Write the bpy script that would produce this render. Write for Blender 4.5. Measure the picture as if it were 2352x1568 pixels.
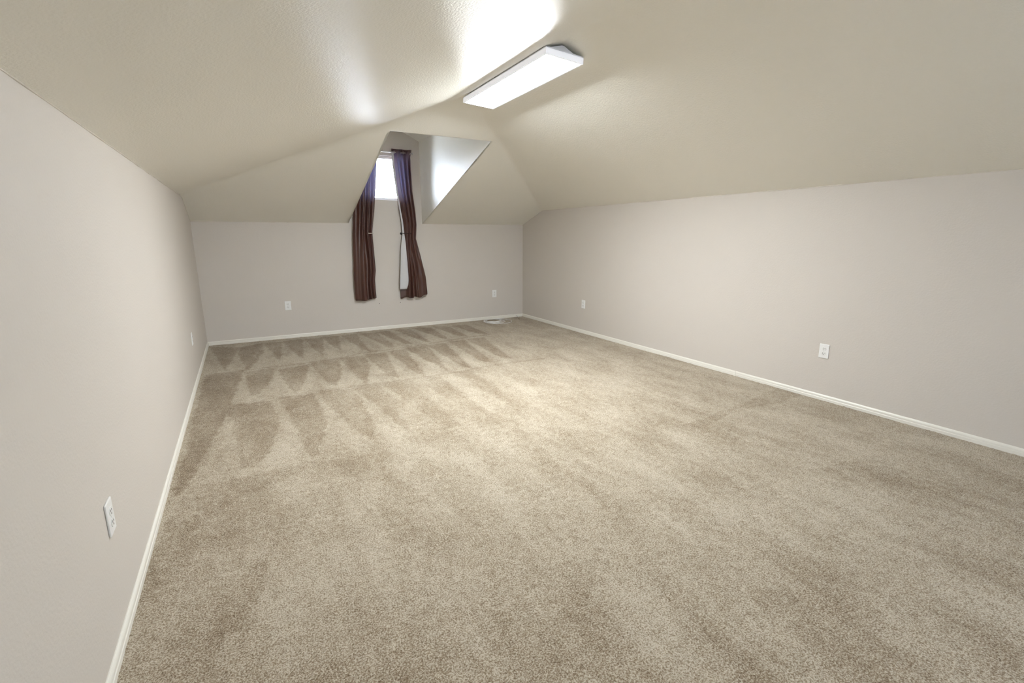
import bpy, bmesh, math, random
import numpy as np
from mathutils import Vector, Matrix

for o in list(bpy.data.objects):
    bpy.data.objects.remove(o)
scene = bpy.context.scene
C = scene.collection
rng = random.Random(7)

# ------------------------------------------------------------------ camera
F_PX, YAW, PITCH, ROLL = 1098.5, -29.147, -12.398, -0.104
CAM = Vector((0.4713, -6.7902, 1.3))
yw, pt, rl = (math.radians(a) for a in (YAW, PITCH, ROLL))
FWD = Vector((math.sin(-yw) * math.cos(pt), math.cos(yw) * math.cos(pt), math.sin(pt)))
R0 = Vector((math.cos(yw), math.sin(yw), 0))
U0 = R0.cross(FWD)
RGT = R0 * math.cos(rl) + U0 * math.sin(rl)
UPV = -R0 * math.sin(rl) + U0 * math.cos(rl)
cam_data = bpy.data.cameras.new('camera')
cam_data.sensor_width = 36
cam_data.lens = F_PX / 2352 * 36
cam_data.clip_start = 0.02
cam = bpy.data.objects.new('camera', cam_data)
C.objects.link(cam)
m = Matrix((RGT, UPV, -FWD)).transposed().to_4x4()
m.translation = CAM
cam.matrix_world = m
scene.camera = cam


def floor_pt(px, py):
    """photo pixel -> point on the carpet plane"""
    v = RGT * ((px - 1176) / F_PX) + UPV * ((784 - py) / F_PX) + FWD
    t = -CAM.z / v.z
    p = CAM + v * t
    return p.x, p.y


# ------------------------------------------------------------------ world, exposure
world = bpy.data.worlds.new('daylight')
scene.world = world
world.use_nodes = True
wn = world.node_tree.nodes
wl = world.node_tree.links
wn.clear()
w_out = wn.new('ShaderNodeOutputWorld')
w_bg = wn.new('ShaderNodeBackground')
w_sky = wn.new('ShaderNodeTexSky')
w_sky.sky_type = 'HOSEK_WILKIE'
w_sky.sun_direction = (0.3, -0.6, 0.74)
w_sky.turbidity = 6
w_sky.ground_albedo = 0.4
w_mix = wn.new('ShaderNodeMix')
w_mix.data_type = 'RGBA'
w_mix.inputs[0].default_value = 0.75
w_mix.inputs[7].default_value = (0.76, 0.85, 1.0, 1)       # thin bright overcast veil
wl.new(w_sky.outputs[0], w_mix.inputs[6])
wl.new(w_mix.outputs[2], w_bg.inputs['Color'])
w_bg.inputs['Strength'].default_value = 40
wl.new(w_bg.outputs[0], w_out.inputs['Surface'])

PANEL_STRENGTH = 110
vs = scene.view_settings
vs.view_transform = 'Standard'
vs.look = 'None'
vs.exposure = 0.19
vs.gamma = 1.0
vs.use_curve_mapping = False

# ------------------------------------------------------------------ room dimensions (metres)
W, YF = 4.4596, -9.4
HB, HL, HR = 1.4772, 1.7077, 1.6734           # knee wall heights: back, left, right
XR, ZR, YE = 2.3098, 2.4448, -2.8346          # ridge
S = (ZR - HB) / -YE                           # slope of the hip over the back wall
YL, YR = -(HL - HB) / S, -(HR - HB) / S
XDL, XDR, YT = 1.7677, 2.786, -2.2184         # dormer opening
ZT = HB - S * YT
XDM = (XDL + XDR) / 2
ZDE, ZDR = 2.577, 2.822                       # dormer eave and ridge
WX0, WX1, WZ0, WZ1 = 1.965, 2.585, 1.785, 2.364   # window opening


# ------------------------------------------------------------------ helpers
def mesh_obj(name, verts, faces, mat=None, parent=None, smooth=False, loc=None):
    me = bpy.data.meshes.new(name)
    me.from_pydata([tuple(v) for v in verts], [], faces)
    me.update()
    o = bpy.data.objects.new(name, me)
    C.objects.link(o)
    if mat:
        me.materials.append(mat)
    if parent:
        o.parent = parent
    if loc:
        o.location = loc
    if smooth:
        for p in me.polygons:
            p.use_smooth = True
    return o


def bm_obj(name, bm, mat, parent=None, smooth=False):
    me = bpy.data.meshes.new(name)
    bmesh.ops.recalc_face_normals(bm, faces=bm.faces[:])
    bm.to_mesh(me)
    bm.free()
    o = bpy.data.objects.new(name, me)
    C.objects.link(o)
    me.materials.append(mat)
    if parent:
        o.parent = parent
    if smooth:
        for p in me.polygons:
            p.use_smooth = True
    return o


def add_box(bm, a, b, bevel=0.0, seg=2):
    vs_ = [bm.verts.new((x, y, z)) for x in (a[0], b[0]) for y in (a[1], b[1]) for z in (a[2], b[2])]
    idx = ((0, 1, 3, 2), (4, 6, 7, 5), (0, 4, 5, 1), (2, 3, 7, 6), (0, 2, 6, 4), (1, 5, 7, 3))
    fs = [bm.faces.new([vs_[i] for i in f]) for f in idx]
    bmesh.ops.recalc_face_normals(bm, faces=fs)
    if bevel:
        es = list({e for f in fs for e in f.edges})
        bmesh.ops.bevel(bm, geom=es, offset=bevel, segments=seg, profile=0.5, affect='EDGES')


def add_tube(bm, pts, r, n=10, cap=True):
    pts = [Vector(p) for p in pts]
    rad = r if callable(r) else (lambda t: r)
    rings = []
    prev = None
    for i, p in enumerate(pts):
        d = (pts[min(i + 1, len(pts) - 1)] - pts[max(i - 1, 0)]).normalized()
        if prev is None:
            a = d.orthogonal().normalized()
        else:
            a = (prev - d * prev.dot(d))
            a = a.normalized() if a.length > 1e-6 else d.orthogonal().normalized()
        prev = a
        b = d.cross(a)
        rr = rad(i / max(1, len(pts) - 1))
        rings.append([bm.verts.new(p + (a * math.cos(2 * math.pi * k / n) + b * math.sin(2 * math.pi * k / n)) * rr)
                      for k in range(n)])
    for q, w in zip(rings, rings[1:]):
        for k in range(n):
            bm.faces.new((q[k], q[(k + 1) % n], w[(k + 1) % n], w[k]))
    if cap:
        bm.faces.new(rings[0][::-1])
        bm.faces.new(rings[-1])


def add_lathe(bm, prof, origin, axis, n=20):
    """prof: (radius, height along axis)"""
    axis = Vector(axis).normalized()
    a = axis.orthogonal().normalized()
    b = axis.cross(a)
    o = Vector(origin)
    rings = []
    for r, h in prof:
        if r < 1e-6:
            rings.append([bm.verts.new(o + axis * h)])
        else:
            rings.append([bm.verts.new(o + axis * h + (a * math.cos(2 * math.pi * k / n) + b * math.sin(2 * math.pi * k / n)) * r)
                          for k in range(n)])
    for q, w in zip(rings, rings[1:]):
        for k in range(n):
            k2 = (k + 1) % n
            if len(q) == 1 and len(w) == 1:
                continue
            if len(q) == 1:
                bm.faces.new((q[0], w[k2], w[k]))
            elif len(w) == 1:
                bm.faces.new((q[k], q[k2], w[0]))
            else:
                bm.faces.new((q[k], q[k2], w[k2], w[k]))
    if len(rings[0]) > 1:
        bm.faces.new(rings[0][::-1])
    if len(rings[-1]) > 1:
        bm.faces.new(rings[-1])


def empty(name, loc):
    o = bpy.data.objects.new(name, None)
    C.objects.link(o)
    o.location = loc
    o.empty_display_size = 0.05
    return o


def tag(o, label, cat, group=None):
    o['label'] = label
    o['category'] = cat
    if group:
        o['group'] = group


def struct(o, label=None):
    o['kind'] = 'structure'
    if label:
        o['label'] = label
    return o


def interp(tbl, z):
    """tbl sorted by descending z: (z, value)"""
    if z >= tbl[0][0]:
        return tbl[0][1]
    for (z0, a), (z1, b) in zip(tbl, tbl[1:]):
        if z >= z1:
            t = (z0 - z) / (z0 - z1)
            return a + (b - a) * t
    return tbl[-1][1]


# ------------------------------------------------------------------ materials
class NT:
    def __init__(self, name):
        self.m = bpy.data.materials.new(name)
        self.m.use_nodes = True
        self.n = self.m.node_tree.nodes
        self.l = self.m.node_tree.links
        self.b = self.n['Principled BSDF']
        self.out = self.n['Material Output']

    def node(self, t, **kw):
        nd = self.n.new(t)
        for k, v in kw.items():
            if k.startswith('i_'):
                nd.inputs[k[2:].replace('_', ' ')].default_value = v
            else:
                setattr(nd, k, v)
        return nd

    def coord(self):
        tc = self.node('ShaderNodeTexCoord')
        return tc.outputs['Object']

    def noise(self, vec, scale, detail=2.0, rough=0.5, dist=0.0):
        nd = self.node('ShaderNodeTexNoise')
        nd.inputs['Scale'].default_value = scale
        nd.inputs['Detail'].default_value = detail
        nd.inputs['Roughness'].default_value = rough
        nd.inputs['Distortion'].default_value = dist
        self.l.new(vec, nd.inputs['Vector'])
        return nd.outputs['Fac']

    def math(self, op, a, b=None):
        nd = self.node('ShaderNodeMath', operation=op)
        for i, v in enumerate((a, b)):
            if v is None:
                continue
            if isinstance(v, (int, float)):
                nd.inputs[i].default_value = v
            else:
                self.l.new(v, nd.inputs[i])
        return nd.outputs[0]

    def remap(self, v, a, b, c, d):
        nd = self.node('ShaderNodeMapRange')
        self.l.new(v, nd.inputs[0])
        for i, x in enumerate((a, b, c, d)):
            nd.inputs[i + 1].default_value = x
        return nd.outputs[0]

    def mix(self, fac, c1, c2):
        nd = self.node('ShaderNodeMix', data_type='RGBA')
        if isinstance(fac, (int, float)):
            nd.inputs[0].default_value = fac
        else:
            self.l.new(fac, nd.inputs[0])
        for i, c in ((6, c1), (7, c2)):
            if isinstance(c, tuple):
                nd.inputs[i].default_value = (*c, 1)
            else:
                self.l.new(c, nd.inputs[i])
        return nd.outputs[2]

    def bump(self, h, strength, dist):
        nd = self.node('ShaderNodeBump')
        nd.inputs['Strength'].default_value = strength
        nd.inputs['Distance'].default_value = dist
        self.l.new(h, nd.inputs['Height'])
        self.l.new(nd.outputs[0], self.b.inputs['Normal'])

    def base(self, c):
        if isinstance(c, tuple):
            self.b.inputs['Base Color'].default_value = (*c, 1)
        else:
            self.l.new(c, self.b.inputs['Base Color'])


def paint(name, col, rough, spec=0.5, bump=0.25):
    t = NT(name)
    v = t.coord()
    fine = t.noise(v, 95, 3, 0.55)
    broad = t.noise(v, 1.3, 3, 0.5)
    c2 = tuple(x * 0.965 for x in col)
    t.base(t.mix(broad, col, c2))
    t.b.inputs['Roughness'].default_value = rough
    t.b.inputs['Specular IOR Level'].default_value = spec
    t.bump(fine, bump, 0.004)
    return t.m


def plain(name, col, rough=0.5, metal=0.0, spec=0.5, nscale=60, var=0.04, bump=0.05):
    t = NT(name)
    v = t.coord()
    n = t.noise(v, nscale, 2)
    t.base(t.mix(n, col, tuple(x * (1 - var) for x in col)))
    t.b.inputs['Roughness'].default_value = rough
    t.b.inputs['Metallic'].default_value = metal
    t.b.inputs['Specular IOR Level'].default_value = spec
    if bump:
        t.bump(n, bump, 0.001)
    return t.m


WALL_COL = (0.625, 0.580, 0.525)
CEIL_COL = (0.90, 0.88, 0.80)
M_wall = paint('greige_wall_paint', WALL_COL, 0.55, 0.4, 0.25)
M_ceil = paint('pale_ceiling_paint', CEIL_COL, 0.40, 0.9, 0.5)
M_base = plain('white_baseboard_paint', (0.80, 0.775, 0.70), 0.35)
M_plate = plain('white_outlet_plastic', (0.84, 0.84, 0.82), 0.3)
M_recept = plain('white_receptacle_plastic', (0.80, 0.80, 0.77), 0.3)
M_slot = plain('dark_outlet_slot', (0.05, 0.045, 0.04), 0.6)
M_screw = plain('painted_screw', (0.72, 0.72, 0.70), 0.35, 0.3)
M_caulk = plain('cream_caulk_bead', (0.72, 0.67, 0.59), 0.5, nscale=30, var=0.25)
M_metal = plain('white_fixture_metal', (0.80, 0.81, 0.84), 0.4)
M_vinyl = plain('white_window_vinyl', (0.85, 0.86, 0.87), 0.35)
M_rod = plain('brushed_nickel_rod', (0.62, 0.60, 0.60), 0.28, 0.9)
M_hook = plain('dark_bronze_holdback', (0.06, 0.055, 0.06), 0.3, 0.8)
M_hook2 = plain('holdback_painted_shine', (0.70, 0.68, 0.66), 0.35, 0.5)  # lighter copy of the dark hook metal, its shine put into the colour
M_cable = plain('white_cable_jacket', (0.82, 0.81, 0.79), 0.35)
M_tip = plain('brass_cable_connector', (0.28, 0.24, 0.17), 0.35, 0.8)
M_lining = plain('white_curtain_lining', (0.62, 0.62, 0.63), 0.8, nscale=300, var=0.1, bump=0.2)


def make_panel_mat():
    t = NT('lit_led_diffuser')
    e = t.node('ShaderNodeEmission')
    e.inputs['Color'].default_value = (0.925, 0.965, 1.0, 1)
    e.inputs['Strength'].default_value = PANEL_STRENGTH
    t.l.new(e.outputs[0], t.out.inputs['Surface'])
    return t.m


M_panel = make_panel_mat()


def make_rim_mat():
    # white rim of the lit panel: weak emission imitates bloom on its sides
    t = NT('white_rim_added_glow')
    n = t.noise(t.coord(), 40, 2)
    t.base(t.mix(n, (0.84, 0.85, 0.88), (0.80, 0.81, 0.85)))
    t.b.inputs['Roughness'].default_value = 0.35
    t.b.inputs['Emission Color'].default_value = (0.88, 0.91, 1.0, 1)
    t.b.inputs['Emission Strength'].default_value = 0.38
    return t.m


M_rim = make_rim_mat()


def make_glass():
    t = NT('window_glass')
    tr = t.node('ShaderNodeBsdfTransparent')
    gl = t.node('ShaderNodeBsdfGlossy')
    gl.inputs['Roughness'].default_value = 0.02
    fr = t.node('ShaderNodeFresnel')
    fr.inputs['IOR'].default_value = 1.35
    mx = t.node('ShaderNodeMixShader')
    t.l.new(fr.outputs[0], mx.inputs[0])
    t.l.new(tr.outputs[0], mx.inputs[1])
    t.l.new(gl.outputs[0], mx.inputs[2])
    t.l.new(mx.outputs[0], t.out.inputs['Surface'])
    return t.m


M_glass = make_glass()


def make_satin():
    t = NT('brown_satin_curtain')
    v = t.coord()
    mp = t.node('ShaderNodeMapping')
    mp.inputs['Scale'].default_value = (400, 400, 900)
    t.l.new(v, mp.inputs['Vector'])
    weave = t.noise(mp.outputs[0], 1.0, 2)
    col = t.mix(weave, (0.088, 0.032, 0.018), (0.040, 0.014, 0.008))
    t.base(col)
    t.b.inputs['Roughness'].default_value = 0.33
    t.b.inputs['Specular IOR Level'].default_value = 0.6
    t.b.inputs['Sheen Weight'].default_value = 0.2
    t.b.inputs['Sheen Roughness'].default_value = 0.35
    t.b.inputs['Sheen Tint'].default_value = (0.75, 0.60, 0.55, 1)
    t.bump(weave, 0.15, 0.001)
    # thin cloth lets a little daylight through; bluish tint imitates window glare
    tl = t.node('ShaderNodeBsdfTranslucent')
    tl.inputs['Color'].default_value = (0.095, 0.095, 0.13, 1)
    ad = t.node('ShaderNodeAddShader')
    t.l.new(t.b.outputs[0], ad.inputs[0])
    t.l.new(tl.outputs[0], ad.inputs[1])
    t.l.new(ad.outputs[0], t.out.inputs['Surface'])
    return t.m


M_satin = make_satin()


def make_carpet():
    t = NT('beige_cut_pile_carpet')
    v = t.coord()
    at = t.node('ShaderNodeAttribute', attribute_name='nap')
    nap = at.outputs['Fac']
    # ragged brushed patches
    mp = t.node('ShaderNodeMapping')
    mp.inputs['Rotation'].default_value = (0, 0, math.radians(8))
    mp.inputs['Scale'].default_value = (1.8, 0.75, 1)
    t.l.new(v, mp.inputs['Vector'])
    patch = t.noise(mp.outputs[0], 2.4, 7, 0.66, 0.3)
    patch = t.remap(patch, 0.35, 0.65, -0.5, 0.5)
    mid = t.noise(v, 28, 4, 0.6)
    mid = t.remap(mid, 0.3, 0.7, -0.5, 0.5)
    tuft = t.noise(v, 170, 2, 0.6)
    tuft_c = t.remap(tuft, 0.33, 0.67, -0.5, 0.5)
    fine = t.noise(v, 420, 1, 0.5)
    fine_c = t.remap(fine, 0.33, 0.67, -0.5, 0.5)
    f = t.math('ADD', nap, t.math('MULTIPLY', patch, 0.30))
    f = t.math('ADD', f, t.math('MULTIPLY', mid, 0.26))
    f = t.math('ADD', f, t.math('MULTIPLY', tuft_c, 0.80))
    f = t.math('ADD', f, t.math('MULTIPLY', fine_c, 0.35))
    cr = t.node('ShaderNodeValToRGB')
    el = cr.color_ramp.elements
    el[0].position, el[0].color = 0.0, (0.115, 0.073, 0.036, 1)
    el[1].position, el[1].color = 1.0, (0.55, 0.493, 0.392, 1)
    e = el.new(0.5)
    e.color = (0.295, 0.234, 0.160, 1)
    t.l.new(f, cr.inputs[0])
    t.base(cr.outputs[0])
    t.b.inputs['Roughness'].default_value = 0.95
    t.b.inputs['Specular IOR Level'].default_value = 0.1
    t.b.inputs['Sheen Weight'].default_value = 0.15
    t.b.inputs['Sheen Roughness'].default_value = 0.5
    h = t.math('ADD', t.math('MULTIPLY', tuft, 1.0), t.math('MULTIPLY', fine, 0.4))
    t.bump(h, 0.7, 0.006)
    return t.m


M_carpet = make_carpet()

# ------------------------------------------------------------------ structure: carpeted floor
# Vacuum strokes: wedges where the pile lies away from the viewer, traced on the floor.
K = 900 / 2352
wedge_px = [
    [(215, 150), (385, 150), (350, 215), (305, 292), (270, 235), (235, 170)],
    [(400, 150), (525, 125), (530, 170), (490, 240), (440, 290), (415, 240), (390, 190)],
    [(545, 125), (640, 115), (640, 190), (630, 235), (600, 190), (560, 150)],
    [(655, 115), (765, 100), (772, 215), (745, 200), (700, 160)],
    [(790, 100), (890, 92), (895, 205), (850, 170)],
    [(890, 90), (985, 80), (1000, 170), (950, 140)],
    [(1010, 80), (1090, 70), (1170, 180), (1110, 150), (1050, 110)],
    [(1125, 68), (1210, 60), (1330, 150), (1280, 150)],
    [(1220, 58), (1290, 50), (1420, 130), (1380, 130)],
    [(1330, 45), (1420, 40), (1530, 120), (1480, 110)],
    [(1440, 35), (1540, 28), (1640, 100), (1600, 95)],
    [(1560, 25), (1640, 22), (1760, 85), (1710, 85)],
    [(1680, 20), (1760, 14), (1880, 70), (1820, 70)],
    [(185, 320), (420, 285), (400, 340), (330, 520), (290, 600), (190, 780), (60, 1000), (10, 1050), (0, 1000), (70, 780), (110, 600)],
    [(430, 300), (595, 272), (580, 340), (510, 430), (460, 440), (440, 360)],
    [(640, 285), (800, 248), (795, 310), (760, 400), (730, 430), (700, 400), (650, 330)],
    [(820, 240), (985, 215), (1005, 290), (970, 385), (930, 370), (880, 310)],
    [(1000, 215), (1140, 198), (1170, 260), (1150, 370), (1090, 320), (1040, 260)],
    [(1150, 190), (1270, 180), (1340, 330), (1280, 320)],
    [(1290, 175), (1390, 160), (1500, 320), (1440, 300), (1350, 220)],
    [(1400, 158), (1520, 135), (1640, 300), (1560, 250)],
    [(1530, 135), (1630, 125), (1780, 275), (1730, 270)],
    [(1660, 115), (1750, 105), (1900, 240), (1830, 230)],
    [(1770, 100), (1860, 90), (2020, 220), (1960, 215)],
    [(335, 497), (560, 470), (620, 600), (600, 680), (560, 780), (500, 870), (420, 880), (400, 800), (370, 650)],
    [(650, 450), (830, 428), (870, 500), (905, 600), (880, 720), (840, 810), (790, 780), (740, 640), (700, 540)],
    [(885, 410), (1040, 392), (1110, 440), (1180, 600), (1190, 710), (1130, 680), (1040, 600), (950, 500)],
    [(1080, 395), (1230, 372), (1300, 450), (1400, 670), (1320, 600), (1220, 500)],
    [(1250, 370), (1430, 348), (1480, 420), (1700, 620), (1620, 640), (1480, 540), (1350, 430)],
    [(1470, 340), (1600, 318), (1700, 400), (1860, 540), (1760, 520), (1600, 430)],
    [(1680, 300), (1780, 285), (1900, 370), (2050, 480), (1960, 470), (1800, 370)],
    [(1880, 262), (1980, 245), (2200, 390), (2120, 390)],
]
wedge_w = [1.0] * 13 + [1.1] + [1.0] * 10 + [0.9, 0.85, 0.75, 0.65, 0.5, 0.4, 0.35, 0.3]
def widen(w, k):
    cx = sum(p[0] for p in w) / len(w)
    return [(cx + (x - cx) * k, y) for x, y in w]
wedge_px = [widen(w, 1.0 if i == 13 else 1.12) for i, w in enumerate(wedge_px)]
wedges = [([floor_pt(400 + x * K, 740 + y * K) for x, y in w], k) for w, k in zip(wedge_px, wedge_w)]
def stroke_line(pts, half):
    return [(x, y - half) for x, y in pts] + [(x, y + half) for x, y in pts[::-1]]
for line, k, hw_ in (([(185, 318), (430, 286), (600, 267), (810, 242), (1000, 212), (1150, 181), (1400, 150), (1700, 100), (1900, 70)], 0.75, 3.0),
                     ([(885, 410), (1040, 388), (1230, 367), (1430, 340), (1750, 290), (1900, 258), (2250, 212)], 0.6, 3.5),
                     ([(100, 992), (300, 965), (560, 895), (700, 858), (860, 825)], 0.35, 6.0)):
    wedges.append(([floor_pt(400 + x * K, 740 + y * K) for x, y in stroke_line(line, hw_)], k))
# broader, fainter strokes elsewhere (full-photo pixels)
extra = [
    ([(1720, 920), (1790, 890), (1850, 905), (1790, 925), (1690, 940), (1610, 985), (1580, 975)], 0.45),
    ([(430, 1118), (520, 1105), (690, 1068), (700, 1080), (560, 1140), (470, 1200), (390, 1260), (350, 1330), (330, 1300)], 0.45),
    ([(720, 1062), (830, 1045), (900, 1030), (940, 1060), (820, 1090), (700, 1110)], 0.35),
    ([(300, 1568), (345, 1300), (400, 1240), (560, 1210), (640, 1330), (520, 1460), (480, 1568)], 0.35),
    ([(1850, 1080), (1990, 1120), (2140, 1200), (2300, 1250), (2352, 1290), (2352, 1200), (2200, 1130), (2000, 1050)], 0.4),
    ([(1440, 930), (1560, 900), (1600, 940), (1500, 985)], 0.25),
    ([(1700, 1500), (1900, 1380), (2150, 1400), (2352, 1480), (2352, 1568), (1700, 1568)], 0.3),
]
wedges += [([floor_pt(*q) for q in w], k) for w, k in extra]

FX0, FX1, FY0, FY1 = 0.0, W, YF, 0.0
def axis(a, b, step):
    return np.linspace(a, b, int(round((b - a) / step)) + 1)
xs = axis(FX0, FX1, 0.0115)
ys = np.concatenate([axis(YF, -6.6, 0.05)[:-1], axis(-6.6, 0.0, 0.0115)])
GX, GY = np.meshgrid(xs, ys)
nprng = np.random.default_rng(3)


def smooth_noise(shape, cell):
    h, w_ = shape
    g = nprng.standard_normal((h // cell + 3, w_ // cell + 3))
    yy = np.arange(h) / cell
    xx = np.arange(w_) / cell
    y0 = yy.astype(int)
    x0 = xx.astype(int)
    fy = (yy - y0)[:, None]
    fx = (xx - x0)[None, :]
    fy = fy * fy * (3 - 2 * fy)
    fx = fx * fx * (3 - 2 * fx)
    a = g[y0][:, x0]
    b = g[y0][:, x0 + 1]
    c = g[y0 + 1][:, x0]
    d_ = g[y0 + 1][:, x0 + 1]
    return (a * (1 - fx) + b * fx) * (1 - fy) + (c * (1 - fx) + d_ * fx) * fy


jx = GX + 0.006 * smooth_noise(GX.shape, 5) + 0.006 * smooth_noise(GX.shape, 2)
jy = GY + 0.006 * smooth_noise(GX.shape, 5) + 0.006 * smooth_noise(GX.shape, 2)
nap = np.zeros_like(GX)
for poly, k in wedges:
    px = [p[0] for p in poly]
    py = [p[1] for p in poly]
    sel = (jx > min(px)) & (jx < max(px)) & (jy > min(py)) & (jy < max(py))
    if not sel.any():
        continue
    X, Y = jx[sel], jy[sel]
    ins = np.zeros(X.shape, bool)
    n_ = len(poly)
    for i in range(n_):
        x0, y0 = poly[i]
        x1, y1 = poly[(i + 1) % n_]
        cond = (y0 > Y) != (y1 > Y)
        with np.errstate(divide='ignore', invalid='ignore'):
            xi = (x1 - x0) * (Y - y0) / (y1 - y0 + 1e-12) + x0
        ins ^= cond & (X < xi)
    tmp = nap[sel]
    tmp[ins] = np.maximum(tmp[ins], k)
    nap[sel] = tmp
for _ in range(1):      # one-cell blur: pile edges are soft
    p_ = np.pad(nap, 1, mode='edge')
    nap = (p_[1:-1, 1:-1] * 2 + p_[:-2, 1:-1] + p_[2:, 1:-1] + p_[1:-1, :-2] + p_[1:-1, 2:]) / 6
napv = 0.68 - 0.25 * nap
nx, ny = len(xs), len(ys)
pile = 0.0012 * nprng.standard_normal(GX.shape) + 0.0010 * smooth_noise(GX.shape, 6)
co = np.stack([GX, GY, pile], -1).reshape(-1, 3)
ii = np.arange(nx * ny).reshape(ny, nx)
quads = np.stack([ii[:-1, :-1], ii[:-1, 1:], ii[1:, 1:], ii[1:, :-1]], -1).reshape(-1, 4)
me = bpy.data.meshes.new('floor')
me.vertices.add(len(co))
me.vertices.foreach_set('co', co.ravel())
me.loops.add(quads.size)
me.loops.foreach_set('vertex_index', quads.ravel())
me.polygons.add(len(quads))
me.polygons.foreach_set('loop_start', np.arange(len(quads)) * 4)
me.polygons.foreach_set('use_smooth', np.ones(len(quads), bool))
me.update(calc_edges=True)
a_ = me.attributes.new('nap', 'FLOAT', 'POINT')
a_.data.foreach_set('value', napv.ravel().astype(np.float32))
me.materials.append(M_carpet)
floor = bpy.data.objects.new('floor', me)
C.objects.link(floor)
struct(floor, 'beige cut pile carpet with vacuum stroke marks')

# ------------------------------------------------------------------ structure: walls
T = 0.12


def prism_wall(name, poly, off, mat, label):
    """flat wall polygon (room side) pushed back by off into a slab"""
    n = len(poly)
    off = Vector(off)
    verts = [Vector(p) for p in poly] + [Vector(p) + off for p in poly]
    faces = [tuple(range(n)), tuple(range(2 * n - 1, n - 1, -1))]
    faces += [(i, i + n, (i + 1) % n + n, (i + 1) % n) for i in range(n)]
    o = mesh_obj(name, verts, faces, mat)
    bm = bmesh.new()
    bm.from_mesh(o.data)
    bmesh.ops.recalc_face_normals(bm, faces=bm.faces[:])
    bm.to_mesh(o.data)
    bm.free()
    return struct(o, label)


prism_wall('wall_left', [(0, 0, -0.02), (0, 0, HB + 0.03), (0, YL, HL + 0.03), (0, YF, HL + 0.03), (0, YF, -0.02)], (-T, 0, 0), M_wall,
           'greige painted knee wall along the left slope')
prism_wall('wall_right', [(W, 0, -0.02), (W, 0, HB + 0.03), (W, YR, HR + 0.03), (W, YF, HR + 0.03), (W, YF, -0.02)], (T, 0, 0), M_wall,
           'greige painted knee wall along the right slope')
# gable wall behind the viewer, with an unseen window added as daylight fill
def holed_wall(name, y0, y1, outer, hole, split, label):
    """outer, hole: (x, z); split: outer indices joined to the hole corners 0..3 (counter-clockwise from lower left)"""
    bm = bmesh.new()
    n = len(outer)
    res = []
    for y in (y0, y1):
        vo = [bm.verts.new((q[0], y, q[1])) for q in outer]
        vh = [bm.verts.new((q[0], y, q[1])) for q in hole]
        for k in range(4):
            i, j = split[k], split[(k + 1) % 4]
            run = [i]
            while run[-1] != j:
                run.append((run[-1] + 1) % n)
            bm.faces.new([vo[r] for r in run] + [vh[(k + 1) % 4], vh[k]])
        res.append((vo, vh))
    (fo, fh), (go, gh) = res
    for i in range(n):
        bm.faces.new([fo[i], fo[(i + 1) % n], go[(i + 1) % n], go[i]])
    for i in range(4):
        bm.faces.new([fh[i], fh[(i + 1) % 4], gh[(i + 1) % 4], gh[i]])
    return struct(bm_obj(name, bm, M_wall), label)


GX0, GX1, GZ0, GZ1 = 1.80, 2.80, 0.85, 1.65        # added fill window in the gable wall
holed_wall('wall_front', YF, YF - 0.13,
           [(0, -0.02), (W, -0.02), (W, HR + 0.03), (XR, ZR + 0.03), (0, HL + 0.03)],
           [(GX0, GZ0), (GX1, GZ0), (GX1, GZ1), (GX0, GZ1)], (0, 1, 2, 4),
           'greige painted gable wall behind the viewer')

# back wall with the window cut out; it runs up into the dormer gable
holed_wall('wall_back', 0.0, 0.13,
           [(0, -0.02), (W, -0.02), (W, HB), (XDR, HB), (XDR, ZDE), (XDM, ZDR), (XDL, ZDE), (XDL, HB), (0, HB)],
           [(WX0, WZ0), (WX1, WZ0), (WX1, WZ1), (WX0, WZ1)], (7, 3, 4, 6),
           'greige painted back wall running up into the dormer')

# ------------------------------------------------------------------ structure: ceiling (two slopes and a hip with the dormer cut out)
def smin(a, b, k):
    h = np.clip(0.5 + 0.5 * (b - a) / k, 0, 1)
    return b * (1 - h) + a * h - k * h * (1 - h)


def ceil_z(X, Y):
    zl_ = HL + (ZR - HL) / XR * X
    zr_ = HR + (ZR - HR) / (W - XR) * (W - X)
    zh_ = HB - S * Y
    # hand-taped drywall: the left fold swells a little before it turns
    d = (zh_ - zl_)
    zl_ = zl_ + SWELL * np.exp(-((d - 0.05) / 0.05) ** 2)
    z = smin(zl_, zr_, 0.012)
    return np.where(X < XR, smin(z, zh_, 0.03), smin(z, zh_, 0.008))


SWELL = 0.013
def cut_axis(a, b, step, marks):
    pts = [a] + [q for q in marks if a < q < b] + [b]
    out_ = [np.array([a])]
    for p, q in zip(pts, pts[1:]):
        out_.append(np.linspace(p, q, max(2, int(round((q - p) / step)) + 1))[1:])
    return np.concatenate(out_)
cxs = cut_axis(-0.05, W + 0.05, 0.03, [0.0, XDL, XR, XDR, W])
cys = cut_axis(YF - 0.05, 0.0, 0.03, [YE, YT])
CX, CY = np.meshgrid(cxs, cys)
CZ = ceil_z(CX, CY)
cn = len(cxs)
cverts = np.stack([CX, CY, CZ], -1).reshape(-1, 3).tolist()
cfaces = []
for j in range(len(cys) - 1):
    ym = (cys[j] + cys[j + 1]) / 2
    for i in range(cn - 1):
        xm = (cxs[i] + cxs[i + 1]) / 2
        if XDL < xm < XDR and ym > YT:
            continue
        cfaces.append((j * cn + i, (j + 1) * cn + i, (j + 1) * cn + i + 1, j * cn + i + 1))
ceil = mesh_obj('ceiling', cverts, cfaces, M_ceil, smooth=True)
struct(ceil, 'sloped attic ceiling with hip and dormer opening')

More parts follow.
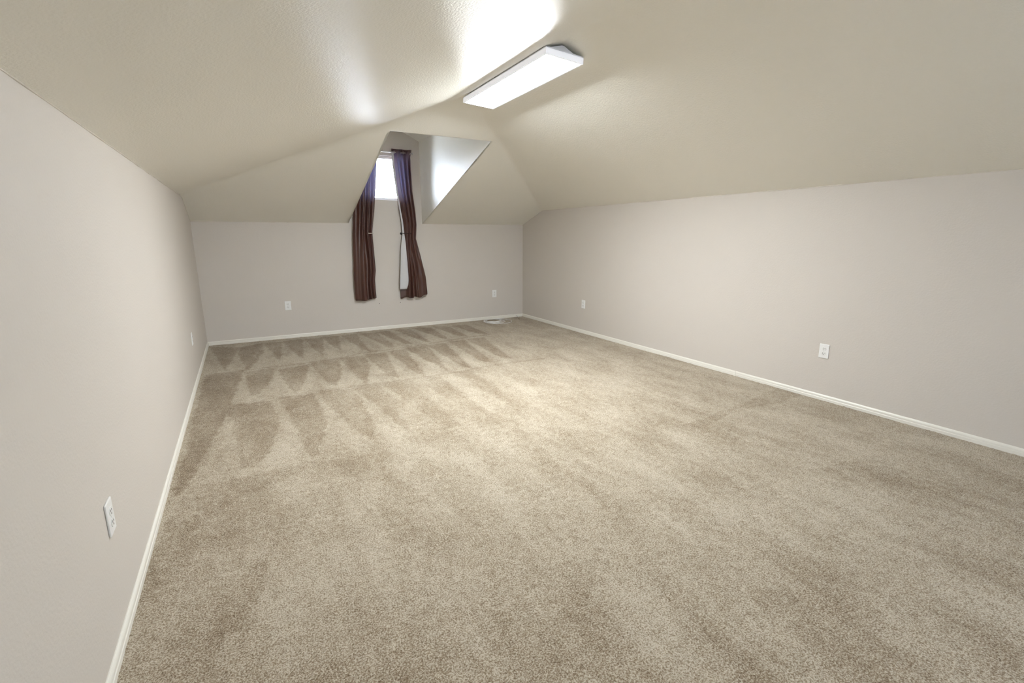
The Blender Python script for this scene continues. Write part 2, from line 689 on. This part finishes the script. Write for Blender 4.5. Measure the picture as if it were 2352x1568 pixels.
# dormer cheeks, header and gabled ceiling
for nm, x, sx in (('wall_dormer_left', XDL, -1), ('wall_dormer_right', XDR, 1)):
    prism_wall(nm, [(x, 0, HB), (x, YT, ZT), (x, YT, ZDE), (x, 0, ZDE)], (sx * 0.02, 0, 0), M_ceil, 'painted side wall of the dormer')
prism_wall('wall_dormer_header', [(XDL, YT, ZT), (XDR, YT, ZT), (XDR, YT, ZDE), (XDM, YT, ZDR), (XDL, YT, ZDE)], (0, 0.02, 0), M_ceil,
           'painted header above the dormer opening')
bm = bmesh.new()
q = [bm.verts.new(p) for p in ((XDL, 0, ZDE), (XDM, 0, ZDR), (XDR, 0, ZDE), (XDL, YT, ZDE), (XDM, YT, ZDR), (XDR, YT, ZDE))]
bm.faces.new((q[0], q[1], q[4], q[3]))
bm.faces.new((q[1], q[2], q[5], q[4]))
dc = struct(bm_obj('ceiling_dormer', bm, M_ceil), 'gabled ceiling of the dormer')
sd = dc.modifiers.new('thickness', 'SOLIDIFY')
sd.thickness = 0.02
sd.offset = 1.0 if dc.data.polygons[0].normal.z > 0 else -1.0

# ------------------------------------------------------------------ baseboards: profiled strips
PROF = [(0.0, 0.0), (0.0115, 0.0), (0.0115, 0.020), (0.0095, 0.023), (0.0095, 0.035), (0.008, 0.040), (0.005, 0.045), (0.003, 0.047), (0.0, 0.047)]


def baseboard(name, a, b, inward, label):
    a, b, inward = Vector(a), Vector(b), Vector(inward)
    d = (b - a).normalized()
    verts, faces = [], []
    for end, sgn in ((a, 1), (b, -1)):
        for o_, z in PROF:
            verts.append(end + inward * o_ + d * (o_ * sgn) + Vector((0, 0, z)))
    n = len(PROF)
    faces = [(i, (i + 1) % n, (i + 1) % n + n, i + n) for i in range(n)] + [tuple(range(n))[::-1], tuple(range(n, 2 * n))]
    o = mesh_obj(name, verts, faces, M_base)
    bmx = bmesh.new()
    bmx.from_mesh(o.data)
    bmesh.ops.recalc_face_normals(bmx, faces=bmx.faces[:])
    bmx.to_mesh(o.data)
    bmx.free()
    return struct(o, label)


baseboard('baseboard_left', (0, YF, 0), (0, 0, 0), (1, 0, 0), 'white moulded baseboard of the left wall')
baseboard('baseboard_back', (0, 0, 0), (W, 0, 0), (0, -1, 0), 'white moulded baseboard of the back wall')
br = baseboard('baseboard_right', (W, 0, 0), (W, -4.0045, 0), (-1, 0, 0), 'white moulded baseboard of the right wall, far length')
br2 = baseboard('baseboard_right', (W, -4.0085, 0), (W, YF, 0), (-1, 0, 0), 'white moulded baseboard of the right wall, near length')
for o, ends in ((br, 1), (br2, 0)):      # butt the two lengths square where they meet
    n = len(PROF)
    yj = -4.0045 if ends else -4.0085
    for i in range(n):
        o.data.vertices[i + (n if ends else 0)].co.y = yj
baseboard('baseboard_front', (W, YF, 0), (0, YF, 0), (0, 1, 0), 'white moulded baseboard of the wall behind the viewer')

# caulk beads along the wall-to-ceiling joints: thin, uneven
def caulk(name, a, b, r, label, n=70):
    a, b = Vector(a), Vector(b)
    bm = bmesh.new()
    rs = [r * (0.35 + 1.1 * rng.random()) for _ in range(n + 1)]
    pts = [a + (b - a) * (i / n) + Vector((0, 0, rng.uniform(-0.0012, 0.0012))) for i in range(n + 1)]
    add_tube(bm, pts, lambda t: rs[int(round(t * n))], 6)
    struct(bm_obj(name, bm, M_caulk, smooth=True), label)


caulk('trim_1', (0, YF, HL), (0, YL, HL), 0.004, 'uneven caulk bead above the left wall')
caulk('trim_2', (W, YR, HR), (W, YF, HR), 0.004, 'uneven caulk bead above the right wall')
caulk('trim_3', (0, 0, HB), (XDL, 0, HB), 0.003, 'caulk bead above the back wall left of the dormer', 30)
caulk('trim_4', (XDR, 0, HB), (W, 0, HB), 0.003, 'caulk bead above the back wall right of the dormer', 30)
caulk('trim_5', (0, 0, HB), (0, YL, HL), 0.004, 'caulk bead in the left back corner', 12)
caulk('trim_6', (W, 0, HB), (W, YR, HR), 0.003, 'caulk bead in the right back corner', 12)

# ------------------------------------------------------------------ window
def window(name, x0, x1, z0, z1, yw, out_, label):
    win = empty(name, ((x0 + x1) / 2, yw + out_ * 0.07, z0))
    struct(win, label)
    sh = Vector(win.location)
    fw = 0.035

    def wbox(nm, xa, ya, za, xb, yb, zb, mat, bev=0.004):
        bm = bmesh.new()
        add_box(bm, Vector((xa, yw + out_ * ya, za)) - sh, Vector((xb, yw + out_ * yb, zb)) - sh, bev)
        return bm_obj(nm, bm, mat, win)
    wbox('window_frame', x0, 0.05, z0, x0 + fw, 0.11, z1, M_vinyl)
    wbox('window_frame', x1 - fw, 0.05, z0, x1, 0.11, z1, M_vinyl)
    wbox('window_frame', x0 + fw, 0.05, z0, x1 - fw, 0.11, z0 + fw, M_vinyl)
    wbox('window_frame', x0 + fw, 0.05, z1 - fw, x1 - fw, 0.11, z1, M_vinyl)
    wbox('pane', x0 + fw, 0.075, z0 + fw, x1 - fw, 0.079, z1 - fw, M_glass, 0)
    wbox('window_sill', x0, 0.0, z0, x1, 0.05, z0 + 0.006, M_vinyl, 0.002)


window('window_1', WX0, WX1, WZ0, WZ1, 0.0, 1, 'small bright square dormer window')
window('fill_window', GX0, GX1, GZ0, GZ1, YF, -1, 'unseen window added behind the viewer as daylight fill')

# ------------------------------------------------------------------ ceiling light: LED panel bridging the ridge
XL_, XR_, YN_, YFF = 2.1823, 2.4373, -4.1471, -2.9469        # lit diffuser
ZL_, ZRR = 2.3626, 2.3463
def ceiling_light(dy, label):
    lamp = empty('ceiling_light', ((XL_ + XR_) / 2, (YN_ + YFF) / 2 + dy, (ZL_ + ZRR) / 2))
    tag(lamp, label, 'ceiling light')
    tilt = math.atan2(ZL_ - ZRR, XR_ - XL_)
    lamp.rotation_euler = (0, tilt, 0)
    hw, hl = (XR_ - XL_) / 2, (YFF - YN_) / 2
    bz, hh = 0.011, 0.036
    bm = bmesh.new()
    add_box(bm, (-hw - bz + 0.002, -hl - bz + 0.002, 0.0285), (hw + bz - 0.002, hl + bz - 0.002, hh), 0.001, 1)
    bm_obj('housing', bm, M_metal, lamp)
    zb = -0.008
    for a, b in (((-hw - bz, -hl - bz, zb), (-hw, hl + bz, 0.028)), ((hw, -hl - bz, zb), (hw + bz, hl + bz, 0.028)),
                 ((-hw, -hl - bz, zb), (hw, -hl, 0.028)), ((-hw, hl, zb), (hw, hl + bz, 0.028))):
        bm = bmesh.new()
        add_box(bm, a, b, 0.0015, 2)
        bm_obj('rim', bm, M_rim, lamp)
    bm = bmesh.new()
    add_box(bm, (-hw, -hl, 0.0), (hw, hl, 0.010))
    bm_obj('diffuser', bm, M_panel, lamp)
    # added plates stand in for the shaded gap up to the ridge
    for y in (-hl + 0.025, hl - 0.028):
        bm = bmesh.new()
        zt = ZR - lamp.location.z - 0.012
        tri = [(-hw - bz + 0.01, hh), (hw + bz - 0.01, hh), (0.012, zt), (-0.004, zt)]
        a = [bm.verts.new((x, y, z)) for x, z in tri]
        b = [bm.verts.new((x, y + 0.003, z)) for x, z in tri]
        bm.faces.new(a)
        bm.faces.new(b[::-1])
        for i in range(4):
            bm.faces.new((a[i], a[(i + 1) % 4], b[(i + 1) % 4], b[i]))
        bm_obj('gap_filler_plate', bm, M_metal, lamp)


ceiling_light(0.0, 'long rectangular white light panel glowing at the ceiling ridge')

# ------------------------------------------------------------------ outlets
def plate_part(name, parent, a, b, mat, bev):
    bm = bmesh.new()
    add_box(bm, a, b, bev)
    return bm_obj(name, bm, mat, parent)


def make_outlet():
    """local: wall plane y=0, faces -y, centred on x and z"""
    r = empty('outlet', (0, 0, 0))
    plate_part('cover_plate', r, (-0.037, -0.0065, -0.057), (0.037, 0.0, 0.057), M_plate, 0.003)
    for s in (1, -1):
        z0 = s * 0.0195
        bm = bmesh.new()
        add_lathe(bm, [(0.0165, 0.0), (0.0165, 0.0018), (0.0155, 0.0025), (0, 0.0025)], (0, -0.0064, 0), (0, -1, 0), 24)
        for vv in bm.verts:
            vv.co.z = max(-0.0135, min(0.0135, vv.co.z)) + z0
        rc = bm_obj('receptacle', bm, M_recept, r)
        for x, h in ((-0.0063, 0.0042), (0.0063, 0.0036)):
            plate_part('slot', rc, (x - 0.0012, -0.0095, z0 + 0.0035 - h), (x + 0.0012, -0.0085, z0 + 0.0035 + h), M_slot, 0)
        bm = bmesh.new()
        add_lathe(bm, [(0.0026, 0.0), (0.0026, 0.001), (0, 0.001)], (0, -0.0085, z0 - 0.0075), (0, -1, 0), 10)
        bm_obj('ground_hole', bm, M_slot, rc)
    bm = bmesh.new()
    add_lathe(bm, [(0.0032, 0.0), (0.0030, 0.0010), (0.0020, 0.0014), (0, 0.0014)], (0, -0.0064, 0), (0, -1, 0), 12)
    bm_obj('screw', bm, M_screw, r)
    return r


def copy_tree(o, parent=None):
    c = o.copy()
    C.objects.link(c)
    c.parent = parent
    for ch in [k for k in bpy.data.objects if k.parent == o]:
        copy_tree(ch, c)
    return c


proto = make_outlet()
H = math.pi / 2
spots = [
    ((0.934, 0, 0.428), 0, 'white outlet on the back wall left of the curtains'),
    ((3.936, 0, 0.409), 0, 'white outlet on the back wall above the coiled cable'),
    ((W, -1.634, 0.398), -H, 'small white outlet on the right wall nearest the back corner'),
    ((W, -4.761, 0.400), -H, 'large white outlet at the near end of the right wall'),
    ((0, -4.908, 0.400), H, 'large white outlet on the left wall in the foreground'),
    ((0, -1.672, 0.397), H, 'small white outlet on the left wall near the back corner'),
]
for i, (loc, rz, lab) in enumerate(spots):
    o = proto if i == 0 else copy_tree(proto)
    o.location = loc
    o.rotation_euler = (0, 0, rz)
    tag(o, lab, 'outlet', 'white wall outlets')

# ------------------------------------------------------------------ curtain rod
ROD_Y, ROD_Z = -0.085, 2.402
rod = empty('curtain_rod', (XDM, 0, ROD_Z))
tag(rod, 'thin metal curtain rod above the dormer window', 'curtain rod')
bm = bmesh.new()
add_tube(bm, [(-0.385, ROD_Y, 0), (0.375, ROD_Y, 0)], 0.008, 14)
bm_obj('pole', bm, M_rod, rod, True)
for s in (-1, 1):
    bm = bmesh.new()
    add_lathe(bm, [(0.008, 0), (0.012, 0.002), (0.013, 0.012), (0.010, 0.018), (0, 0.020)],
              (-0.385 if s < 0 else 0.375, ROD_Y, 0), (s, 0, 0), 16)
    bm_obj('finial', bm, M_rod, rod, True)
    bx = s * 0.345
    bm = bmesh.new()
    add_box(bm, (bx - 0.011, -0.004, -0.03), (bx + 0.011, 0.0, 0.03), 0.001, 1)
    add_box(bm, (bx - 0.005, ROD_Y - 0.002, -0.016), (bx + 0.005, -0.003, -0.008), 0.001, 1)
    add_box(bm, (bx - 0.005, ROD_Y - 0.012, -0.016), (bx + 0.005, ROD_Y - 0.008, 0.004), 0.001, 1)
    bm_obj('bracket', bm, M_rod, rod)

# ------------------------------------------------------------------ curtains
def sheet(name, rows, prof, nu, mat, parent, thick=0.002):
    """rows: list of (z, xl, xr) or with bottom-edge callable; prof(u, z) -> (dx, y, dz)"""
    verts, faces = [], []
    for z, xl, xr in rows:
        for i in range(nu + 1):
            u = i / nu
            dx, y, dz = prof(u, z)
            verts.append((xl + (xr - xl) * u + dx, y, z + dz))
    n = nu + 1
    for j in range(len(rows) - 1):
        for i in range(nu):
            faces.append((j * n + i, j * n + i + 1, (j + 1) * n + i + 1, (j + 1) * n + i))
    o = mesh_obj(name, verts, faces, mat, parent, True)
    s = o.modifiers.new('cloth', 'SOLIDIFY')
    s.thickness = thick
    s.offset = 0
    return o


def ridge(u, c, w):
    d = (u - c) / w
    return math.exp(-d * d)


def grommets(parent, xsn, z):
    for x in xsn:
        bm = bmesh.new()
        R, r = 0.017, 0.0035
        nn, mm = 20, 8
        ring = [[bm.verts.new(((r * math.sin(2 * math.pi * b / mm)),
                               (R + r * math.cos(2 * math.pi * b / mm)) * math.cos(2 * math.pi * a / nn),
                               (R + r * math.cos(2 * math.pi * b / mm)) * math.sin(2 * math.pi * a / nn))) for b in range(mm)] for a in range(nn)]
        for a in range(nn):
            for b in range(mm):
                bm.faces.new((ring[a][b], ring[(a + 1) % nn][b], ring[(a + 1) % nn][(b + 1) % mm], ring[a][(b + 1) % mm]))
        bmesh.ops.rotate(bm, verts=bm.verts[:], cent=(0, 0, 0), matrix=Matrix.Rotation(rng.uniform(-0.4, 0.4), 3, 'Z'))
        bmesh.ops.translate(bm, verts=bm.verts[:], vec=(x, ROD_Y, z))
        bm_obj('grommet', bm, M_rod, parent, True)


zs_full = [2.445 - i * (2.445 - 0.44) / 110 for i in range(111)]

# right curtain
RXL = [(2.445, 2.378), (2.39, 2.378), (1.905, 2.424), (1.745, 2.442), (1.50, 2.474), (1.341, 2.480), (1.139, 2.455), (0.715, 2.425), (0.573, 2.415), (0.44, 2.412)]
RXR = [(2.445, 2.655), (2.358, 2.632), (1.914, 2.643), (1.64, 2.674), (1.462, 2.684), (1.324, 2.672), (1.269, 2.666), (1.012, 2.726), (0.73, 2.788), (0.49, 2.806), (0.44, 2.806)]
cr_ = empty('curtain', (0, 0, 0))
tag(cr_, 'brown satin curtain with white lining showing, right of the window', 'curtain', 'brown curtains')


def prof_r(u, z):
    top = max(0.0, min(1.0, (z - 2.25) / 0.15))
    low = max(0.0, min(1.0, (1.33 - z) / 0.6))
    low = low * low * (3 - 2 * low)
    pinch = ridge(z, 1.34, 0.22)
    wave = 0.5 * math.sin(2 * math.pi * (2.0 * u + 0.12)) * top * 0.062
    drift = 0.04 * math.sin(z * 2.1)
    body = 0.0
    for c, w, a in ((0.27, 0.085, 1.0), (0.50, 0.075, 0.95), (0.74, 0.075, 1.0), (0.95, 0.06, 0.7)):
        body += a * ridge(u, c + drift * (1 - u), w)
    lowb = 0.0
    lean = 0.05 * (z - 0.9)
    for c, w, a in ((0.30, 0.055, 1.0), (0.44, 0.050, 1.05), (0.585, 0.052, 0.85), (0.83, 0.14, 0.95)):
        lowb += a * ridge(u, c + lean + 0.012 * math.sin(z * 7 + 9 * c), w)
    # a crumple where the lower right corner kicks out
    lowb += 0.30 * ridge(u, 0.70 + 0.25 * (z - 0.75), 0.05) * ridge(z, 0.78, 0.10)
    y = -0.046 - (0.048 * body * (1 - low) + 0.052 * lowb * low) * (1 - top) * (1 - 0.3 * pinch)
    y += (-0.039 + wave) * top
    # the inner edge lies flat behind the lining flap
    if u < 0.22:
        k = (0.22 - u) / 0.22
        y += 0.018 * k * (1 - top)
    dz = 0
    if z < 0.60:
        f = (0.60 - z) / 0.16
        dz = f * (0.020 * max(0.0, u - 0.72) / 0.28 * 2.0 + 0.010 * math.sin(4 + 20 * u))
    if z > 2.41:
        dz = 0.006 * math.sin(13 * u + 1)
    return 0.0, y, dz


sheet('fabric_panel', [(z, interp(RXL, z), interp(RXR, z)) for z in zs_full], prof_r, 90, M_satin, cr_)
# lining: the inner edge turned over so that its white back faces the room
LXL = [(2.40, 2.370), (1.905, 2.420), (1.745, 2.436), (1.50, 2.466), (1.341, 2.475), (1.139, 2.437), (0.715, 2.402), (0.565, 2.391)]
LXR = [(2.40, 2.400), (1.905, 2.439), (1.745, 2.455), (1.50, 2.489), (1.324, 2.501), (1.138, 2.520), (0.839, 2.522), (0.681, 2.533), (0.62, 2.515), (0.565, 2.492)]
zl = [2.40 - i * (2.40 - 0.565) / 80 for i in range(81)]


def prof_l(u, z):
    low = max(0.0, min(1.0, (1.33 - z) / 0.4))
    return 0.0, -0.062 - 0.012 * low * math.sin(math.pi * u) - 0.018 * low - 0.02 * max(0, (z - 2.25) / 0.15), 0.004 * (1 - u) * (z < 0.6)


ln = sheet('lining', [(z, interp(LXL, z), interp(LXR, z)) for z in zl], prof_l, 12, M_lining, cr_)
ln['label'] = 'white lining turned over along the inner edge'
bm = bmesh.new()
add_tube(bm, [(2.394, -0.0835, 0.600), (2.42, -0.091, 0.598), (2.45, -0.0945, 0.598), (2.48, -0.092, 0.598), (2.503, -0.0855, 0.598)], 0.0014, 6)
hm = bm_obj('hem_seam', bm, M_lining, ln)
grommets(cr_, (2.408, 2.470, 2.532, 2.600), ROD_Z)

# left curtain
LLX = [(2.445, 1.900), (2.39, 1.905), (1.93, 1.862), (1.66, 1.832), (1.54, 1.822), (1.34, 1.803), (0.97, 1.786), (0.74, 1.775), (0.44, 1.778)]
LLR = [(2.445, 2.195), (2.39, 2.192), (2.243, 2.174), (1.932, 2.142), (1.656, 2.107), (1.50, 2.082), (1.347, 2.060), (1.20, 2.064), (0.962, 2.070), (0.843, 2.074), (0.718, 2.056), (0.60, 2.058), (0.44, 2.062)]
cl_ = empty('curtain', (0, 0, 0))
tag(cl_, 'brown satin curtain hanging left of the window', 'curtain', 'brown curtains')


def prof_left(u, z):
    top = max(0.0, min(1.0, (z - 2.25) / 0.15))
    low = max(0.0, min(1.0, (1.55 - z) / 0.6))
    low = low * low * (3 - 2 * low)
    wave = 0.5 * math.sin(2 * math.pi * (2.0 * u + 0.38)) * top * 0.062
    body = 0.0
    sh = 0.10 * (z - 1.3)
    for c, w, a in ((0.14, 0.13, 0.8), (0.47, 0.060, 1.0), (0.70, 0.060, 1.05), (0.93, 0.07, 0.8)):
        body += a * ridge(u, c - sh, w)
    lowb = 0.0
    for c, w, a in ((0.13, 0.13, 0.8), (0.44, 0.14, 1.1), (0.745, 0.048, 1.0), (0.92, 0.085, 0.8)):
        lowb += a * ridge(u, c + 0.01 * math.sin(z * 8 + 7 * c), w)
    crease = 0.62 - 0.10 * (z - 0.9) * (z > 0.9)
    deep = -0.75 * ridge(u, crease, 0.035) * low
    if z < 0.62:
        deep -= 0.8 * ridge(u, 0.835, 0.03) * (0.62 - z) / 0.18
    y = -0.044 - max(0.0, 0.048 * body * (1 - low) + 0.044 * (lowb + deep) * low) * (1 - top)
    y += (-0.041 + wave) * top
    dz = 0
    if z < 0.60:
        f = (0.60 - z) / 0.16
        dz = f * (0.030 * max(0.0, u - 0.62) / 0.38 + 0.004 * math.sin(11 * u) + 0.02 * max(0.0, 0.25 - u))
    if z > 2.41:
        dz = 0.006 * math.sin(12 * u)
    return 0.0, y, dz


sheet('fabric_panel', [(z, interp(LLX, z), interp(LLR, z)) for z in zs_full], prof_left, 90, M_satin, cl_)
grommets(cl_, (1.940, 2.010, 2.085, 2.155), ROD_Z)

# ------------------------------------------------------------------ curtain holdbacks
def holdback(xw, xt, mat, label):
    s = 1 if xt > xw else -1
    r = empty('curtain_holdback', (xw, 0, 1.342))
    tag(r, label, 'holdback', 'curtain holdbacks')
    bm = bmesh.new()
    add_lathe(bm, [(0.016, 0), (0.016, 0.003), (0.010, 0.007), (0.006, 0.008)], (0, 0, 0), (0, -1, 0), 18)
    bm_obj('wall_rosette', bm, mat, r, True)
    bm = bmesh.new()
    yf = -0.124
    pts = [(0, -0.006, 0), (0, -0.05, 0), (0, -0.085, 0)]
    for k in range(1, 9):
        a = k / 8 * math.pi / 2
        pts.append((s * 0.03 * (1 - math.cos(a)), -0.085 + (yf + 0.085) * math.sin(a), 0))
    pts += [((xt - xw) * 0.7, yf - 0.001, 0), (xt - xw, yf, 0.001)]
    add_tube(bm, pts, 0.0045, 10)
    bm_obj('hook_arm', bm, mat, r, True)
    bm = bmesh.new()
    prof = [(0.0085 * math.sin(math.pi * k / 8), -0.0085 * math.cos(math.pi * k / 8)) for k in range(9)]
    add_lathe(bm, prof, (xt - xw, yf, 0.001), (1, 0, 0), 14)
    bm_obj('knob', bm, mat, r, True)


holdback(2.470, 2.575, M_hook, 'dark metal hook holding back the right curtain')
holdback(2.064, 1.998, M_hook2, 'metal hook with painted shine holding back the left curtain')

# two small screw holes under the window
for x, z, lab in ((2.113, 0.373, 'tiny dark nail hole below the left curtain'), (2.414, 0.371, 'tiny dark nail hole below the right curtain')):
    bm = bmesh.new()
    add_lathe(bm, [(0.005, 0), (0.0045, 0.0008), (0.0, 0.001)], (x, 0, z), (0, -1, 0), 10)
    tag(bm_obj('nail_hole', bm, M_slot), lab, 'nail hole', 'nail holes')

# ------------------------------------------------------------------ coiled cable on the carpet
bm = bmesh.new()
pts = []
loops = [  # (cx, cy, rx, ry)
    (3.866, -0.262, 0.218, 0.212), (3.862, -0.264, 0.220, 0.208), (3.80, -0.255, 0.165, 0.160), (3.785, -0.258, 0.150, 0.150),
    (3.79, -0.262, 0.120, 0.118), (3.782, -0.258, 0.112, 0.108)]
n_per = 48
for k in range(len(loops) * n_per):
    f = k / n_per
    i = min(int(f), len(loops) - 1)
    j = min(i + 1, len(loops) - 1)
    t = f - i
    t = t * t * (3 - 2 * t)
    c = [loops[i][q] * (1 - t) + loops[j][q] * t for q in range(4)]
    a = 2 * math.pi * f + 0.4
    lift = 0.0055 + 0.0045 * i + 0.003 * math.sin(3 * a + i) ** 2
    pts.append((c[0] + c[2] * math.cos(a), c[1] + c[3] * math.sin(a), lift))
add_tube(bm, pts, 0.0036, 8)
tag(bm_obj('coiled_cable', bm, M_cable, smooth=True), 'white cable coiled flat on the carpet by the back wall', 'cable')

stub = empty('cable_stub', (4.34, -0.016, 0.02))
tag(stub, 'short white cable end poking out by the right back corner', 'cable')
bm = bmesh.new()
base = Vector((4.34, -0.016, 0.02))
P = [Vector(p) - base for p in ((4.325, -0.014, 0.020), (4.318, -0.05, 0.034), (4.30, -0.10, 0.040), (4.28, -0.16, 0.036), (4.262, -0.21, 0.026))]
add_tube(bm, P, 0.0036, 8)
bm_obj('cable_jacket', bm, M_cable, stub, True)
bm = bmesh.new()
add_tube(bm, [P[-1], P[-1] + Vector((-0.008, -0.022, -0.006)), P[-1] + Vector((-0.014, -0.045, -0.016))], 0.0048, 8)
bm_obj('connector', bm, M_tip, stub, True)
